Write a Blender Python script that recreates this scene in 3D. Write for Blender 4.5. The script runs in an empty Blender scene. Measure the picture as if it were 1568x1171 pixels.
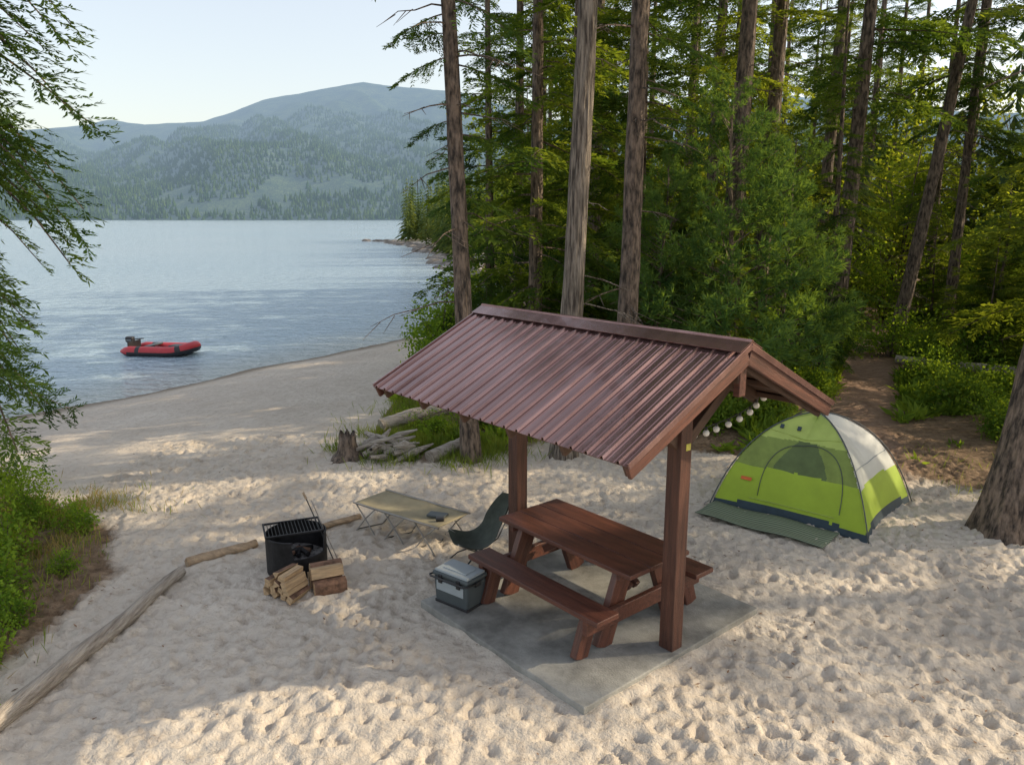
import bpy, math, random
import numpy as np
from mathutils import Vector, Matrix
random.seed(7)
R=np.random.RandomState(11)
scn=bpy.context.scene
D=bpy.data
# ---------------------------------------------------------------- helpers
def vn(x,y,s=0):
    xi=np.floor(x); yi=np.floor(y); fx=x-xi; fy=y-yi
    fx=fx*fx*(3-2*fx); fy=fy*fy*(3-2*fy)
    def h(a,b):
        v=np.sin(a*127.1+b*311.7+s*74.7)*43758.5453
        return v-np.floor(v)
    return (h(xi,yi)*(1-fx)+h(xi+1,yi)*fx)*(1-fy)+(h(xi,yi+1)*(1-fx)+h(xi+1,yi+1)*fx)*fy
def fbm(x,y,o=4,s=0):
    t=0;a=.5
    for i in range(o):
        t=t+a*vn(x,y,s+i); x=x*2.03; y=y*2.03; a*=.5
    return t
def sm(a,b,x):
    t=np.clip((x-a)/(b-a),0,1); return t*t*(3-2*t)
def fast_mesh(name,V,F,midx=None,smooth=False):
    V=np.asarray(V,dtype=np.float32); F=np.asarray(F,dtype=np.int32); k=F.shape[1]
    me=D.meshes.new(name)
    me.vertices.add(len(V)); me.vertices.foreach_set('co',V.ravel())
    me.loops.add(len(F)*k); me.loops.foreach_set('vertex_index',F.ravel())
    me.polygons.add(len(F)); me.polygons.foreach_set('loop_start',np.arange(0,len(F)*k,k,dtype=np.int32))
    if midx is not None: me.polygons.foreach_set('material_index',np.asarray(midx,dtype=np.int32))
    me.update(calc_edges=True)
    me.polygons.foreach_set('use_smooth',np.full(len(F),smooth,dtype=bool))
    return me
def add_obj(name,me,loc=(0,0,0),rot=(0,0,0),parent=None,scale=None):
    o=D.objects.new(name,me); scn.collection.objects.link(o)
    o.location=loc; o.rotation_euler=rot
    if scale is not None: o.scale=scale
    if parent: o.parent=parent
    return o
def empty(name,loc=(0,0,0),rz=0,tilt=(0,0)):
    return add_obj(name,None,loc,(tilt[0],tilt[1],rz))
def tube(P,rad,k=8,lump=0):
    P=np.array(P,float); n=len(P); rad=np.broadcast_to(np.array(rad,float),(n,))
    T=np.gradient(P,axis=0); T/=np.linalg.norm(T,axis=1)[:,None]+1e-9
    ref=np.array([0,0,1.]) if abs(T[:,2]).mean()<.8 else np.array([1.,0,0])
    N=np.cross(T,ref); N/=np.linalg.norm(N,axis=1)[:,None]+1e-9
    B=np.cross(T,N)
    an=np.linspace(0,2*np.pi,k,endpoint=False)
    rr=rad[:,None]*np.ones((1,k))
    if lump: rr=rr*(1+lump*(R.rand(n,k)-.5))
    V=P[:,None,:]+rr[:,:,None]*(np.cos(an)[None,:,None]*N[:,None,:]+np.sin(an)[None,:,None]*B[:,None,:])
    i=np.arange(n-1)[:,None]; j=np.arange(k)[None,:]; j2=(j+1)%k
    F=np.stack([i*k+j,i*k+j2,(i+1)*k+j2,(i+1)*k+j],-1).reshape(-1,4)
    return V.reshape(-1,3),F
class Bd:
    def __init__(s): s.V=[];s.F=[];s.M=[];s.n=0
    def add(s,V,F,m=0):
        s.V.append(V); s.F.append(np.asarray(F)+s.n); s.M.append(np.full(len(F),m)); s.n+=len(V)
    def tube(s,P,r,k=6,m=0,lump=0):
        V,F=tube(P,r,k,lump); s.add(V,F,m)
    def mesh(s,name,mats,smooth=False):
        me=fast_mesh(name,np.concatenate(s.V),np.concatenate(s.F),np.concatenate(s.M),smooth)
        for m in mats: me.materials.append(m)
        return me
# ---------------------------------------------------------------- materials
def mat(name,base=(.5,.5,.5),rough=.6,metal=0,var=.25,vscale=6,bump=0,bscale=30,stretch=(1,1,1),dark=None,spec=.5,coat=0,bd=.02,p=(.3,.7)):
    m=D.materials.new(name); m.use_nodes=True; nt=m.node_tree; N=nt.nodes; L=nt.links
    b=N['Principled BSDF']; b.inputs['Roughness'].default_value=rough; b.inputs['Metallic'].default_value=metal
    b.inputs['Specular IOR Level'].default_value=spec; b.inputs['Coat Weight'].default_value=coat
    tc=N.new('ShaderNodeTexCoord'); mp=N.new('ShaderNodeMapping'); mp.inputs['Scale'].default_value=stretch
    L.new(tc.outputs['Object'],mp.inputs['Vector'])
    n=N.new('ShaderNodeTexNoise'); n.inputs['Scale'].default_value=vscale; n.inputs['Detail'].default_value=6; n.inputs['Roughness'].default_value=.65
    L.new(mp.outputs[0],n.inputs['Vector'])
    r=N.new('ShaderNodeValToRGB'); r.color_ramp.elements[0].position=p[0]; r.color_ramp.elements[1].position=p[1]
    dk=dark if dark else tuple(c*(1-var*1.6) for c in base)
    r.color_ramp.elements[0].color=(*dk,1); r.color_ramp.elements[1].color=(*[min(1,c*(1+var*.6)) for c in base],1)
    L.new(n.outputs['Fac'],r.inputs[0]); L.new(r.outputs[0],b.inputs['Base Color'])
    if bump:
        n2=N.new('ShaderNodeTexNoise'); n2.inputs['Scale'].default_value=bscale; n2.inputs['Detail'].default_value=5
        L.new(mp.outputs[0],n2.inputs['Vector'])
        bp=N.new('ShaderNodeBump'); bp.inputs['Strength'].default_value=bump; bp.inputs['Distance'].default_value=bd
        L.new(n2.outputs['Fac'],bp.inputs['Height']); L.new(bp.outputs[0],b.inputs['Normal'])
    return m
def leafmat(name,dk,lt,scale=.8,trans=.35,rnd=.5):
    m=D.materials.new(name); m.use_nodes=True; nt=m.node_tree; N=nt.nodes; L=nt.links
    for x in list(N): N.remove(x)
    out=N.new('ShaderNodeOutputMaterial'); d=N.new('ShaderNodeBsdfDiffuse'); t=N.new('ShaderNodeBsdfTranslucent'); mx=N.new('ShaderNodeMixShader')
    tc=N.new('ShaderNodeTexCoord'); n=N.new('ShaderNodeTexNoise'); n.inputs['Scale'].default_value=scale; n.inputs['Detail'].default_value=2.5; n.inputs['Roughness'].default_value=.8
    L.new(tc.outputs['Object'],n.inputs['Vector'])
    r=N.new('ShaderNodeValToRGB'); r.color_ramp.elements[0].position=.35; r.color_ramp.elements[1].position=.66
    r.color_ramp.elements[0].color=(*dk,1); r.color_ramp.elements[1].color=(*lt,1)
    oi=N.new('ShaderNodeObjectInfo'); ad=N.new('ShaderNodeMath'); ad.operation='MULTIPLY_ADD'; ad.inputs[1].default_value=.25*rnd; 
    L.new(oi.outputs['Random'],ad.inputs[0]); L.new(n.outputs['Fac'],ad.inputs[2])
    sb=N.new('ShaderNodeMath'); sb.operation='SUBTRACT'; sb.inputs[1].default_value=.12*rnd; L.new(ad.outputs[0],sb.inputs[0])
    L.new(sb.outputs[0],r.inputs[0])
    L.new(r.outputs[0],d.inputs[0])
    g=N.new('ShaderNodeMixRGB'); g.blend_type='MULTIPLY'; g.inputs[0].default_value=1; g.inputs[2].default_value=(2.6,2.2,.7,1)
    L.new(r.outputs[0],g.inputs[1]); L.new(g.outputs[0],t.inputs[0])
    mx.inputs[0].default_value=trans; L.new(d.outputs[0],mx.inputs[1]); L.new(t.outputs[0],mx.inputs[2]); L.new(mx.outputs[0],out.inputs[0])
    return m
M={}
M['bark']=mat('bark',(.19,.14,.105),.9,var=.45,vscale=7,bump=1,bscale=8,stretch=(2.2,2.2,.6),bd=.08,dark=(.032,.024,.019),p=(.38,.62))
M['bark_grey']=mat('bark_grey',(.27,.225,.18),.9,var=.4,vscale=7,bump=1,bscale=8,stretch=(3.4,3.4,.3),bd=.08,dark=(.055,.042,.033),p=(.38,.62))
M['needle']=leafmat('needle',(.035,.075,.022),(.12,.185,.045))
M['needle2']=leafmat('needle2',(.045,.088,.022),(.18,.235,.045),trans=.48)
M['pine']=leafmat('pine',(.045,.10,.038),(.14,.23,.07),1.5)
M['leaf']=leafmat('leaf',(.07,.14,.025),(.20,.30,.045),2,.45)
M['broad']=leafmat('broad',(.10,.17,.03),(.30,.35,.06),1.2,.5)
M['under']=leafmat('under',(.06,.12,.02),(.20,.29,.05),.5,.42)
M['grass']=leafmat('grass',(.09,.15,.03),(.25,.29,.07),1.2,.35)
M['dry']=leafmat('dry',(.20,.15,.075),(.40,.33,.16),1.5,.3)
M['wood']=mat('stained_wood',(.14,.053,.034),.38,var=.35,vscale=4,bump=.3,bscale=25,stretch=(.5,8,8),dark=(.055,.022,.017))
M['woodp']=mat('stained_post',(.11,.046,.03),.5,var=.4,vscale=4,bump=.4,bscale=25,stretch=(8,8,.5),dark=(.045,.02,.015))
M['wood_in']=mat('wood_under',(.10,.055,.035),.7,var=.3,vscale=5,stretch=(1,6,6))
M['concrete']=mat('concrete',(.29,.285,.26),.85,var=.3,vscale=2.2,bump=.35,bscale=60,p=(.36,.64))
M['steel']=mat('fire_steel',(.025,.024,.026),.6,metal=.4,var=.5,vscale=7,bump=.2)
M['ash']=mat('ash',(.22,.21,.20),1,var=.7,vscale=14,bump=1,bscale=20)
M['split']=mat('split_wood',(.54,.37,.21),.8,var=.3,vscale=8,bump=.4,bscale=40,stretch=(.6,5,5))
M['barkred']=mat('log_bark',(.22,.12,.075),.9,var=.5,vscale=8,bump=.8,bscale=20)
M['drift']=mat('driftwood',(.42,.375,.32),.85,var=.35,vscale=4,bump=.8,bscale=16,stretch=(.5,6,6),dark=(.15,.12,.095))
M['driftlog']=mat('drift_log',(.46,.405,.34),.85,var=.3,vscale=4,bump=1,bscale=10,stretch=(7,.5,7),dark=(.19,.155,.12),bd=.04)
M['timber']=mat('timber',(.46,.33,.21),.8,var=.3,vscale=4,bump=.5,bscale=20,stretch=(.5,6,6))
M['canvas']=mat('canvas',(.30,.26,.165),.85,var=.12,vscale=8,bump=.1,bscale=80)
M['dgreen']=mat('chair_fabric',(.045,.055,.04),.8,var=.3,vscale=8)
M['metal']=mat('alu',(.33,.31,.28),.35,metal=.8,var=.1)
M['dkmetal']=mat('dark_pole',(.05,.05,.05),.4,metal=.5,var=.2)
M['lime']=mat('tent_lime',(.34,.47,.03),.6,var=.1,vscale=3,bump=.25,bscale=5)
M['lime2']=mat('tent_light_green',(.42,.52,.12),.6,var=.1,vscale=3,bump=.25,bscale=5)
M['fly']=mat('tent_fly',(.54,.55,.51),.5,var=.08,vscale=3,bump=.25,bscale=5)
M['navy']=mat('tent_floor',(.03,.055,.075),.6,var=.2)
M['mesh']=mat('tent_mesh',(.22,.29,.06),.7,var=.15)
M['mesh2']=mat('tent_mesh_dark',(.11,.155,.05),.7,var=.15)
M['orange']=mat('patch',(.7,.15,.03),.6)
M['black']=mat('black_plastic',(.025,.025,.028),.45,var=.2)
M['red']=mat('boat_red',(.50,.035,.045),.45,var=.1)
M['grey']=mat('grey_plastic',(.32,.36,.38),.45,var=.06)
M['dkgrey']=mat('dark_grey_plastic',(.07,.085,.09),.5,var=.1)
M['bulb']=mat('bulb',(.85,.82,.75),.2,var=.03)
M['yellow']=mat('badge',(.6,.55,.1),.5)
M['rock']=mat('rock',(.27,.24,.21),.9,var=.4,vscale=.6,bump=.6,bscale=2)
M['roof']=mat('roof_metal',(.36,.215,.195),.17,metal=.75,var=.2,vscale=2,bump=.14,bscale=2.5,stretch=(1.6,.3,.3),dark=(.20,.108,.098),coat=.4,p=(.3,.7))
# ---------------------------------------------------------------- terrain
shore=np.array([(-400,-260),(-60,-25),(-28,4),(-17,14),(-12.65,18.4),(-10.7,21),(-8.7,24.3),(-5.7,29.5),(-3.7,32.5),(-1,42),(-.5,56),(-6,85),(-9,99),(-15,138),(-29,174),(-27,186),(0,205),(90,300),(500,600),(3000,900)],float)
poly=np.vstack([shore,[(3000,9000),(-9000,9000),(-9000,-260)]])
def shore_d(x,y):
    sh=x.shape; x=x.ravel(); y=y.ravel(); d=np.full(x.shape,1e9)
    for a,b in zip(shore[:-1],shore[1:]):
        ab=b-a; t=np.clip(((x-a[0])*ab[0]+(y-a[1])*ab[1])/(ab@ab),0,1)
        d=np.minimum(d,np.hypot(x-a[0]-t*ab[0],y-a[1]-t*ab[1]))
    ins=np.zeros(x.shape,bool); n=len(poly)
    for i in range(n):
        a=poly[i]; b=poly[(i+1)%n]
        c=((a[1]>y)!=(b[1]>y))&(x<(b[0]-a[0])*(y-a[1])/(b[1]-a[1]+1e-12)+a[0]); ins^=c
    return np.where(ins,-d,d).reshape(sh)
def hbase(x,y):
    x=np.asarray(x,float); y=np.asarray(y,float)
    d=shore_d(x,y)+ (fbm(x*.25,y*.25,2,5)-.37)*1.2
    land=-1*(1-np.clip(d/12,0,1))**1.6
    water=-1+np.clip(d,-60,0)*.1
    h=np.where(d>0,land,water)
    inl=sm(5,20,d)*sm(14,30,y)
    h=h+inl*(fbm(x*.12,y*.12,3,9)-.45)*.7
    h=h+sm(60,400,d)*12
    return h
def H(x,y): return float(hbase(np.array([x]),np.array([y]))[0])
pathp=np.array([(5.6,11.6),(6.4,13.9),(8.3,17.5),(9.5,20.4),(11.6,24),(13.5,28),(15,34),(15,42)])
def path_d(x,y):
    d=np.full(x.shape,1e9)
    for a,b in zip(pathp[:-1],pathp[1:]):
        ab=b-a; t=np.clip(((x-a[0])*ab[0]+(y-a[1])*ab[1])/(ab@ab),0,1)
        d=np.minimum(d,np.hypot(x-a[0]-t*ab[0],y-a[1]-t*ab[1]))
    return d
def forest_mask(x,y):
    n=(fbm(x*.7,y*.7,3,3)-.45)*2.0
    edge=np.interp(x,[-3.2,-2.6,-1.5,-.3,.5,2,4,6,7.5,12,30],[60,13.2,12.2,12.2,12.8,12.6,12.4,11.4,10.3,8.6,6])
    f=sm(-.5,.8,y-edge+n)
    f=np.where(x<-2.9,sm(-.5,.6,(x-np.interp(y,[12,20,33],[-2.9,-2.2,-1.4]))+n*.4)*(y>11),f)
    xl=np.interp(y,[2,5.5,8,9.6,11.3,13],[-4.6,-4.4,-4.1,-5.3,-7.8,-12])
    g=sm(-.3,.5,xl-x+n*.5)*(y<13)
    return np.clip(np.maximum(f,g),0,1)
def axis(lo,hi,step,far_lo,far_hi,g=1.07):
    a=list(np.arange(lo,hi,step)); s=step
    v=a[-1]
    while v<far_hi: s*=g; v+=s; a.append(v)
    s=step; v=a[0]; b=[]
    while v>far_lo: s*=g; v-=s; b.append(v)
    return np.array(b[::-1]+a)
gx=axis(-6.5,7.5,.035,-6000,6000); gy=axis(4.2,14,.035,-600,1700,1.05)
X,Y=np.meshgrid(gx,gy); Z=hbase(X,Y)
fm=forest_mask(X,Y); pd=path_d(X,Y)
near=sm(60,25,np.hypot(X,Y-8))
Z+=near*((fbm(X*.8,Y*.8,3,1)-.44)*.08+(fbm(X*3.2,Y*3.2,3,2)-.44)*.04)
rr=np.random.RandomState(5)
for k in range(9500):
    cx=rr.uniform(-6.4,7.4); cy=rr.uniform(4.3,13.8)
    a=rr.uniform(0,6.28); c_,s_=math.cos(a),math.sin(a); dp=rr.uniform(.008,.034); L_=rr.uniform(.06,.12); W_=rr.uniform(.03,.052)
    i0=np.searchsorted(gx,cx-.25); i1=np.searchsorted(gx,cx+.25); j0=np.searchsorted(gy,cy-.25); j1=np.searchsorted(gy,cy+.25)
    dx=X[j0:j1,i0:i1]-cx; dy=Y[j0:j1,i0:i1]-cy
    q=((dx*c_+dy*s_)/L_)**2+((-dx*s_+dy*c_)/W_)**2
    Z[j0:j1,i0:i1]+=(-dp*np.exp(-q**1.4)+dp*.4*np.exp(-(np.sqrt(q)-1.6)**2*4))
C=np.array([.772,7.21]); AN=math.radians(-49.6); ca,sa=math.cos(AN),math.sin(AN)
la=(X-C[0])*ca+(Y-C[1])*sa; lb=-(X-C[0])*sa+(Y-C[1])*ca
ins=sm(1.9,1.35,np.abs(la))*sm(2.0,1.45,np.abs(lb))
Z=Z*(1-ins)+ins*np.minimum(Z,.015)
edge_=(fbm(X*2.5,Y*2.5,3,61)-.45)*.12
Z=np.where((np.abs(la-.03)<1.25)&(np.abs(lb+.03)<1.33),np.clip(.012+edge_,-.01,.08),Z)
ins2=(np.abs(la)<1.13)&(np.abs(lb)<1.21); Z=np.where(ins2,-.03,Z)
ny,nx=X.shape
I=np.arange(ny*nx).reshape(ny,nx)
F=np.stack([I[:-1,:-1],I[:-1,1:],I[1:,1:],I[1:,:-1]],-1).reshape(-1,4)
me=fast_mesh('ground',np.stack([X,Y,Z],-1).reshape(-1,3),F,smooth=True)
col=np.zeros((ny*nx,4),np.float32); col[:,0]=fm.ravel(); col[:,1]=sm(1.0,.35,pd+ (fbm(X,Y,2,8)-.4)*.6).ravel()
dd=shore_d(X,Y)+(fbm(X*.25,Y*.25,2,5)-.37)*1.2
col[:,2]=sm(1.3,.1,dd).ravel(); col[:,3]=1
ca_=me.color_attributes.new('mask','FLOAT_COLOR','POINT'); ca_.data.foreach_set('color',col.ravel())
ground=add_obj('ground',me)
g=D.materials.new('ground_mat'); g.use_nodes=True; N=g.node_tree.nodes; L=g.node_tree.links; b=N['Principled BSDF']; b.inputs['Roughness'].default_value=.95; b.inputs['Specular IOR Level'].default_value=.15
tc=N.new('ShaderNodeTexCoord'); at=N.new('ShaderNodeAttribute'); at.attribute_name='mask'; sp=N.new('ShaderNodeSeparateColor'); L.new(at.outputs['Color'],sp.inputs[0])
def noise(s,d=5,r=.6):
    n=N.new('ShaderNodeTexNoise'); n.inputs['Scale'].default_value=s; n.inputs['Detail'].default_value=d; n.inputs['Roughness'].default_value=r; L.new(tc.outputs['Object'],n.inputs['Vector']); return n.outputs['Fac']
def ramp(i,c0,c1,p0=.3,p1=.7):
    r=N.new('ShaderNodeValToRGB'); r.color_ramp.elements[0].position=p0; r.color_ramp.elements[1].position=p1
    r.color_ramp.elements[0].color=(*c0,1); r.color_ramp.elements[1].color=(*c1,1); L.new(i,r.inputs[0]); return r.outputs[0]
def mix(f,a,c,bt='MIX'):
    x=N.new('ShaderNodeMixRGB'); x.blend_type=bt
    if isinstance(f,float): x.inputs[0].default_value=f
    else: L.new(f,x.inputs[0])
    L.new(a,x.inputs[1])
    if isinstance(c,tuple): x.inputs[2].default_value=(*c,1)
    else: L.new(c,x.inputs[2])
    return x.outputs[0]
sand=ramp(noise(.5,6,.7),(.50,.435,.36),(.63,.565,.48))
sand=mix(ramp(noise(9,6,.8),(0,0,0),(1,1,1),.5,.70),sand,(.42,.35,.28))
duff=ramp(noise(5,8,.8),(.09,.058,.036),(.32,.225,.145),.35,.68)
pathc=ramp(noise(6,6,.7),(.21,.13,.09),(.36,.25,.18))
mf=N.new('ShaderNodeMath'); mf.operation='MULTIPLY_ADD'; L.new(noise(4,5,.8),mf.inputs[0]); mf.inputs[1].default_value=.9; 
sb=N.new('ShaderNodeMath'); sb.operation='SUBTRACT'; L.new(sp.outputs[0],sb.inputs[0]); sb.inputs[1].default_value=.45; L.new(sb.outputs[0],mf.inputs[2])
mr=N.new('ShaderNodeMapRange'); mr.inputs[1].default_value=.3; mr.inputs[2].default_value=.7; L.new(mf.outputs[0],mr.inputs[0])
c=mix(mr.outputs[0],sand,duff); c=mix(sp.outputs[1],c,pathc); c=mix(sp.outputs[2],c,(.23,.19,.145))
L.new(c,b.inputs['Base Color'])
b1=N.new('ShaderNodeBump'); b1.inputs['Strength'].default_value=1; b1.inputs['Distance'].default_value=.08; L.new(noise(4.5,7,.6),b1.inputs['Height'])
b2=N.new('ShaderNodeBump'); b2.inputs['Strength'].default_value=.5; b2.inputs['Distance'].default_value=.012; L.new(noise(45,3,.6),b2.inputs['Height']); L.new(b1.outputs[0],b2.inputs['Normal'])
L.new(b2.outputs[0],b.inputs['Normal'])
me.materials.append(g)
# ---------------------------------------------------------------- lake
wx=axis(-30,10,.8,-9000,9000,1.12); wy=axis(10,60,.8,-400,2300,1.08)
WX,WY=np.meshgrid(wx,wy); a,b_=WX.shape; I=np.arange(a*b_).reshape(a,b_)
F=np.stack([I[:-1,:-1],I[:-1,1:],I[1:,1:],I[1:,:-1]],-1).reshape(-1,4)
me=fast_mesh('lake_water',np.stack([WX,WY,np.full_like(WX,-1.0)],-1).reshape(-1,3),F,smooth=True)
dd=shore_d(WX,WY)+(fbm(WX*.25,WY*.25,2,5)-.37)*1.2
col=np.zeros((a*b_,4),np.float32); col[:,0]=sm(-5,.3,dd).ravel(); col[:,3]=1
ca_=me.color_attributes.new('shal','FLOAT_COLOR','POINT'); ca_.data.foreach_set('color',col.ravel())
add_obj('lake_water',me)
g=D.materials.new('water_mat'); g.use_nodes=True; N=g.node_tree.nodes; L=g.node_tree.links; b=N['Principled BSDF']; b.inputs['Roughness'].default_value=.14; b.inputs['IOR'].default_value=1.5
tc=N.new('ShaderNodeTexCoord'); at=N.new('ShaderNodeAttribute'); at.attribute_name='shal'; sp=N.new('ShaderNodeSeparateColor'); L.new(at.outputs['Color'],sp.inputs[0])
base=ramp(noise(.02,3,.5),(.34,.46,.55),(.40,.51,.59)); L.new(mix(sp.outputs[0],base,(.40,.43,.41)),b.inputs['Base Color'])
mp=N.new('ShaderNodeMapping'); mp.inputs['Scale'].default_value=(1,1.8,1); mp.inputs['Rotation'].default_value=(0,0,.35); L.new(tc.outputs['Object'],mp.inputs[0])
def wn(s,d):
    n=N.new('ShaderNodeTexNoise'); n.inputs['Scale'].default_value=s; n.inputs['Detail'].default_value=d; L.new(mp.outputs[0],n.inputs[0]); return n.outputs['Fac']
b1=N.new('ShaderNodeBump'); b1.inputs['Strength'].default_value=1; b1.inputs['Distance'].default_value=.26; L.new(wn(1.0,4),b1.inputs['Height'])
b2=N.new('ShaderNodeBump'); b2.inputs['Strength'].default_value=.8; b2.inputs['Distance'].default_value=.06; L.new(wn(4,3),b2.inputs['Height']); L.new(b1.outputs[0],b2.inputs['Normal']); L.new(b2.outputs[0],b.inputs['Normal'])
me.materials.append(g)
# ---------------------------------------------------------------- mountains
mx_=np.linspace(-6500,6500,520); my_=np.concatenate([np.linspace(1700,3200,110),np.linspace(3220,6500,150)])
X,Y=np.meshgrid(mx_,my_)
skp=[(-900,.10),(-300,.11),(0,.108),(90,.112),(160,.121),(215,.115),(300,.119),(350,.130),(400,.145),(470,.155),(555,.165),(620,.159),(700,.154),(850,.12),(1000,.13),(1200,.15),(1500,.13),(2200,.1)]
sx=[(p-784)/1176/1.068*5000 for p,_ in skp]; sh_=[t*5000 for _,t in skp]
def mh(X,Y):
    S=np.interp(X,sx,sh_)
    t=np.clip((Y-1950)/3050,0,1); prof=np.where(Y<5000,t**.9,1-((Y-5000)/5000)*.8)
    rid=np.abs(fbm((X+.45*Y)/560,Y/2600,4,21)-.47)*2
    rid2=np.abs(fbm((X-.2*Y)/260,Y/900,4,31)-.47)*2
    foot=(fbm(X/700,Y/600,4,14))*70*sm(1800,2700,Y)*sm(4600,3400,Y)
    env=np.clip(4*t*(1-t),0,1)
    h=S*prof+foot-env*(430*(.38-rid)+100*(.3-rid2))*.8+ (1-env)*t*(fbm(X/120,Y/120,3,4)-.45)*18
    h=h*sm(1790,2100,Y+ (fbm(X/300,Y/300,3,2)-.45)*150)-3
    return h
Z=mh(X,Y); a,b_=X.shape; I=np.arange(a*b_).reshape(a,b_)
F=np.stack([I[:-1,:-1],I[:-1,1:],I[1:,1:],I[1:,:-1]],-1).reshape(-1,4)
me=fast_mesh('mountain_range',np.stack([X,Y,Z],-1).reshape(-1,3),F,smooth=True); add_obj('mountain_range',me)
def hazemat(name,dk,lt,sc,h0,h1,bump=True,patch=True):
    global N,L,tc
    g=D.materials.new(name); g.use_nodes=True; N=g.node_tree.nodes; L=g.node_tree.links; b=N['Principled BSDF']; out=N['Material Output']
    try: g.cycles.emission_sampling='NONE'
    except Exception as e_: print(e_)
    b.inputs['Roughness'].default_value=1; b.inputs['Specular IOR Level'].default_value=0
    tc=N.new('ShaderNodeTexCoord')
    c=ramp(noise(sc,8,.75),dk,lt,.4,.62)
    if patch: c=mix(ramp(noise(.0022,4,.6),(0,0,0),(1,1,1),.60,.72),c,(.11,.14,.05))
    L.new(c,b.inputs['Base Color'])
    if bump:
        bb=N.new('ShaderNodeBump'); bb.inputs['Strength'].default_value=1; bb.inputs['Distance'].default_value=22; L.new(noise(.035,5,.7),bb.inputs['Height']); L.new(bb.outputs[0],b.inputs['Normal'])
    e=N.new('ShaderNodeEmission'); e.inputs[0].default_value=(.42,.56,.72,1); e.inputs[1].default_value=.95  # aerial haze painted in as a bluish glow, stronger with distance
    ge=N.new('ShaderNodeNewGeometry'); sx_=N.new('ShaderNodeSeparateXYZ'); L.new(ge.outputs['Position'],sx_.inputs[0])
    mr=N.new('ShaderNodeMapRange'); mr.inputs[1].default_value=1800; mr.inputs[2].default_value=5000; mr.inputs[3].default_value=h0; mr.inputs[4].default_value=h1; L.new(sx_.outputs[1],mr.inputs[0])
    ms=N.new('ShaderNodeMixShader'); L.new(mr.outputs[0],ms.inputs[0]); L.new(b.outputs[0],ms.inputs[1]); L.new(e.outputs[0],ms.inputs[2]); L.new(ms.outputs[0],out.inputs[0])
    return g
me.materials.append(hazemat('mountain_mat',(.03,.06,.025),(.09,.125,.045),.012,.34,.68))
def cones(P,Hh,rad,tiers=2,k=5):
    n=len(P); Vs=[];Fs=[];off=0
    for t in range(tiers):
        z0=.05+.4*t/tiers*1.4; z1=1.0 if t==tiers-1 else .72; r=rad*(1-.4*t)
        an=np.linspace(0,2*np.pi,k,endpoint=False)[None,:]+R.rand(n,1)*6
        rg=r[:,None]*(.75+.5*R.rand(n,k))
        ring=np.stack([P[:,0:1]+rg*np.cos(an),P[:,1:2]+rg*np.sin(an),P[:,2:3]+Hh[:,None]*(z0+.06*R.rand(n,k))],-1)
        apex=np.stack([P[:,0],P[:,1],P[:,2]+Hh*z1],-1)[:,None,:]
        V=np.concatenate([ring,apex],1).reshape(-1,3)
        b0=(np.arange(n)*(k+1))[:,None]; j=np.arange(k)[None,:]
        Fs.append(np.stack([b0+j,b0+(j+1)%k,b0+k+0*j],-1).reshape(-1,3)+off); Vs.append(V); off+=len(V)
    return np.concatenate(Vs),np.concatenate(Fs)
n=42000; px=R.uniform(-2900,1200,n); py=1800+2300*R.rand(n)**1.5
pz=mh(px,py); k=pz>-1.5; k&=(fbm(px/160,py/160,3,40)>.26)|(py<2000); px,py,pz=px[k],py[k],pz[k]
V,F=cones(np.stack([px,py,pz],-1),R.uniform(12,24,len(px)),R.uniform(3.5,6,len(px)))
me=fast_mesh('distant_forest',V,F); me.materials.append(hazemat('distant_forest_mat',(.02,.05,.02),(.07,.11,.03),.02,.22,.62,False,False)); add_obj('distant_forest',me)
# ---------------------------------------------------------------- conifers
def leafquads(base,dirs,Ls,Ws,up):
    side=np.cross(dirs,up); side/=np.linalg.norm(side,axis=1)[:,None]+1e-9
    m=base+dirs*(Ls*.45)[:,None]
    V=np.stack([base,m+side*Ws[:,None],base+dirs*Ls[:,None],m-side*Ws[:,None]],1).reshape(-1,3)
    F=np.arange(len(V)).reshape(-1,4)
    return V,F
def nrm(a): return a/(np.linalg.norm(a,axis=-1,keepdims=True)+1e-9)
def frond(r,ntw=20,ll=.062,lw=.0105,step=.034,droop=.35,fan=.42):
    base=[];dr=[]
    def spine(x): return np.stack([x,0*x+.04*np.sin(x*5),.12*x-droop*x*x],-1)
    for s in (-1,1):
        for i in range(ntw):
            x=.10+.88*(i+r.rand()*.8)/ntw
            if r.rand()<.15: continue
            l=fan*(1-x)**.75*(.6+.6*r.rand())+.05
            ang=math.radians(r.uniform(42,68)); d=np.array([math.cos(ang),s*math.sin(ang),r.uniform(-.25,.1)])
            n=int(l/step)+2; q=np.linspace(.1,1,n)
            p=spine(np.array([x]))+ q[:,None]*l*d[None,:]; p[:,2]-=.9*(q*l)**2
            for sg in (-1,1):
                a2=math.radians(38)*sg; c2,s2=math.cos(a2),math.sin(a2)
                dd=np.array([d[0]*c2-d[1]*s2,d[0]*s2+d[1]*c2,d[2]-.15])
                base.append(p); dr.append(nrm(dd[None,:]+r.normal(0,.22,(n,3))))
    x=np.linspace(.2,1,int(.8/step)); 
    for sg in (-1,1):
        base.append(spine(x)); dr.append(nrm(np.array([[.8,sg*.6,-.1]])+r.normal(0,.2,(len(x),3))))
    base=np.concatenate(base); dr=np.concatenate(dr); n=len(base)
    up=nrm(np.array([[0,0,1.]])+r.normal(0,.45,(n,3)))
    V,F=leafquads(base,dr,ll*r.uniform(.7,1.4,n),lw*r.uniform(.7,1.4,n),up)
    xs=np.linspace(0,.95,6); sv,sf=tube(spine(xs),.012*(1-xs*.8),3)
    return V,F,sv,sf
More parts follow.
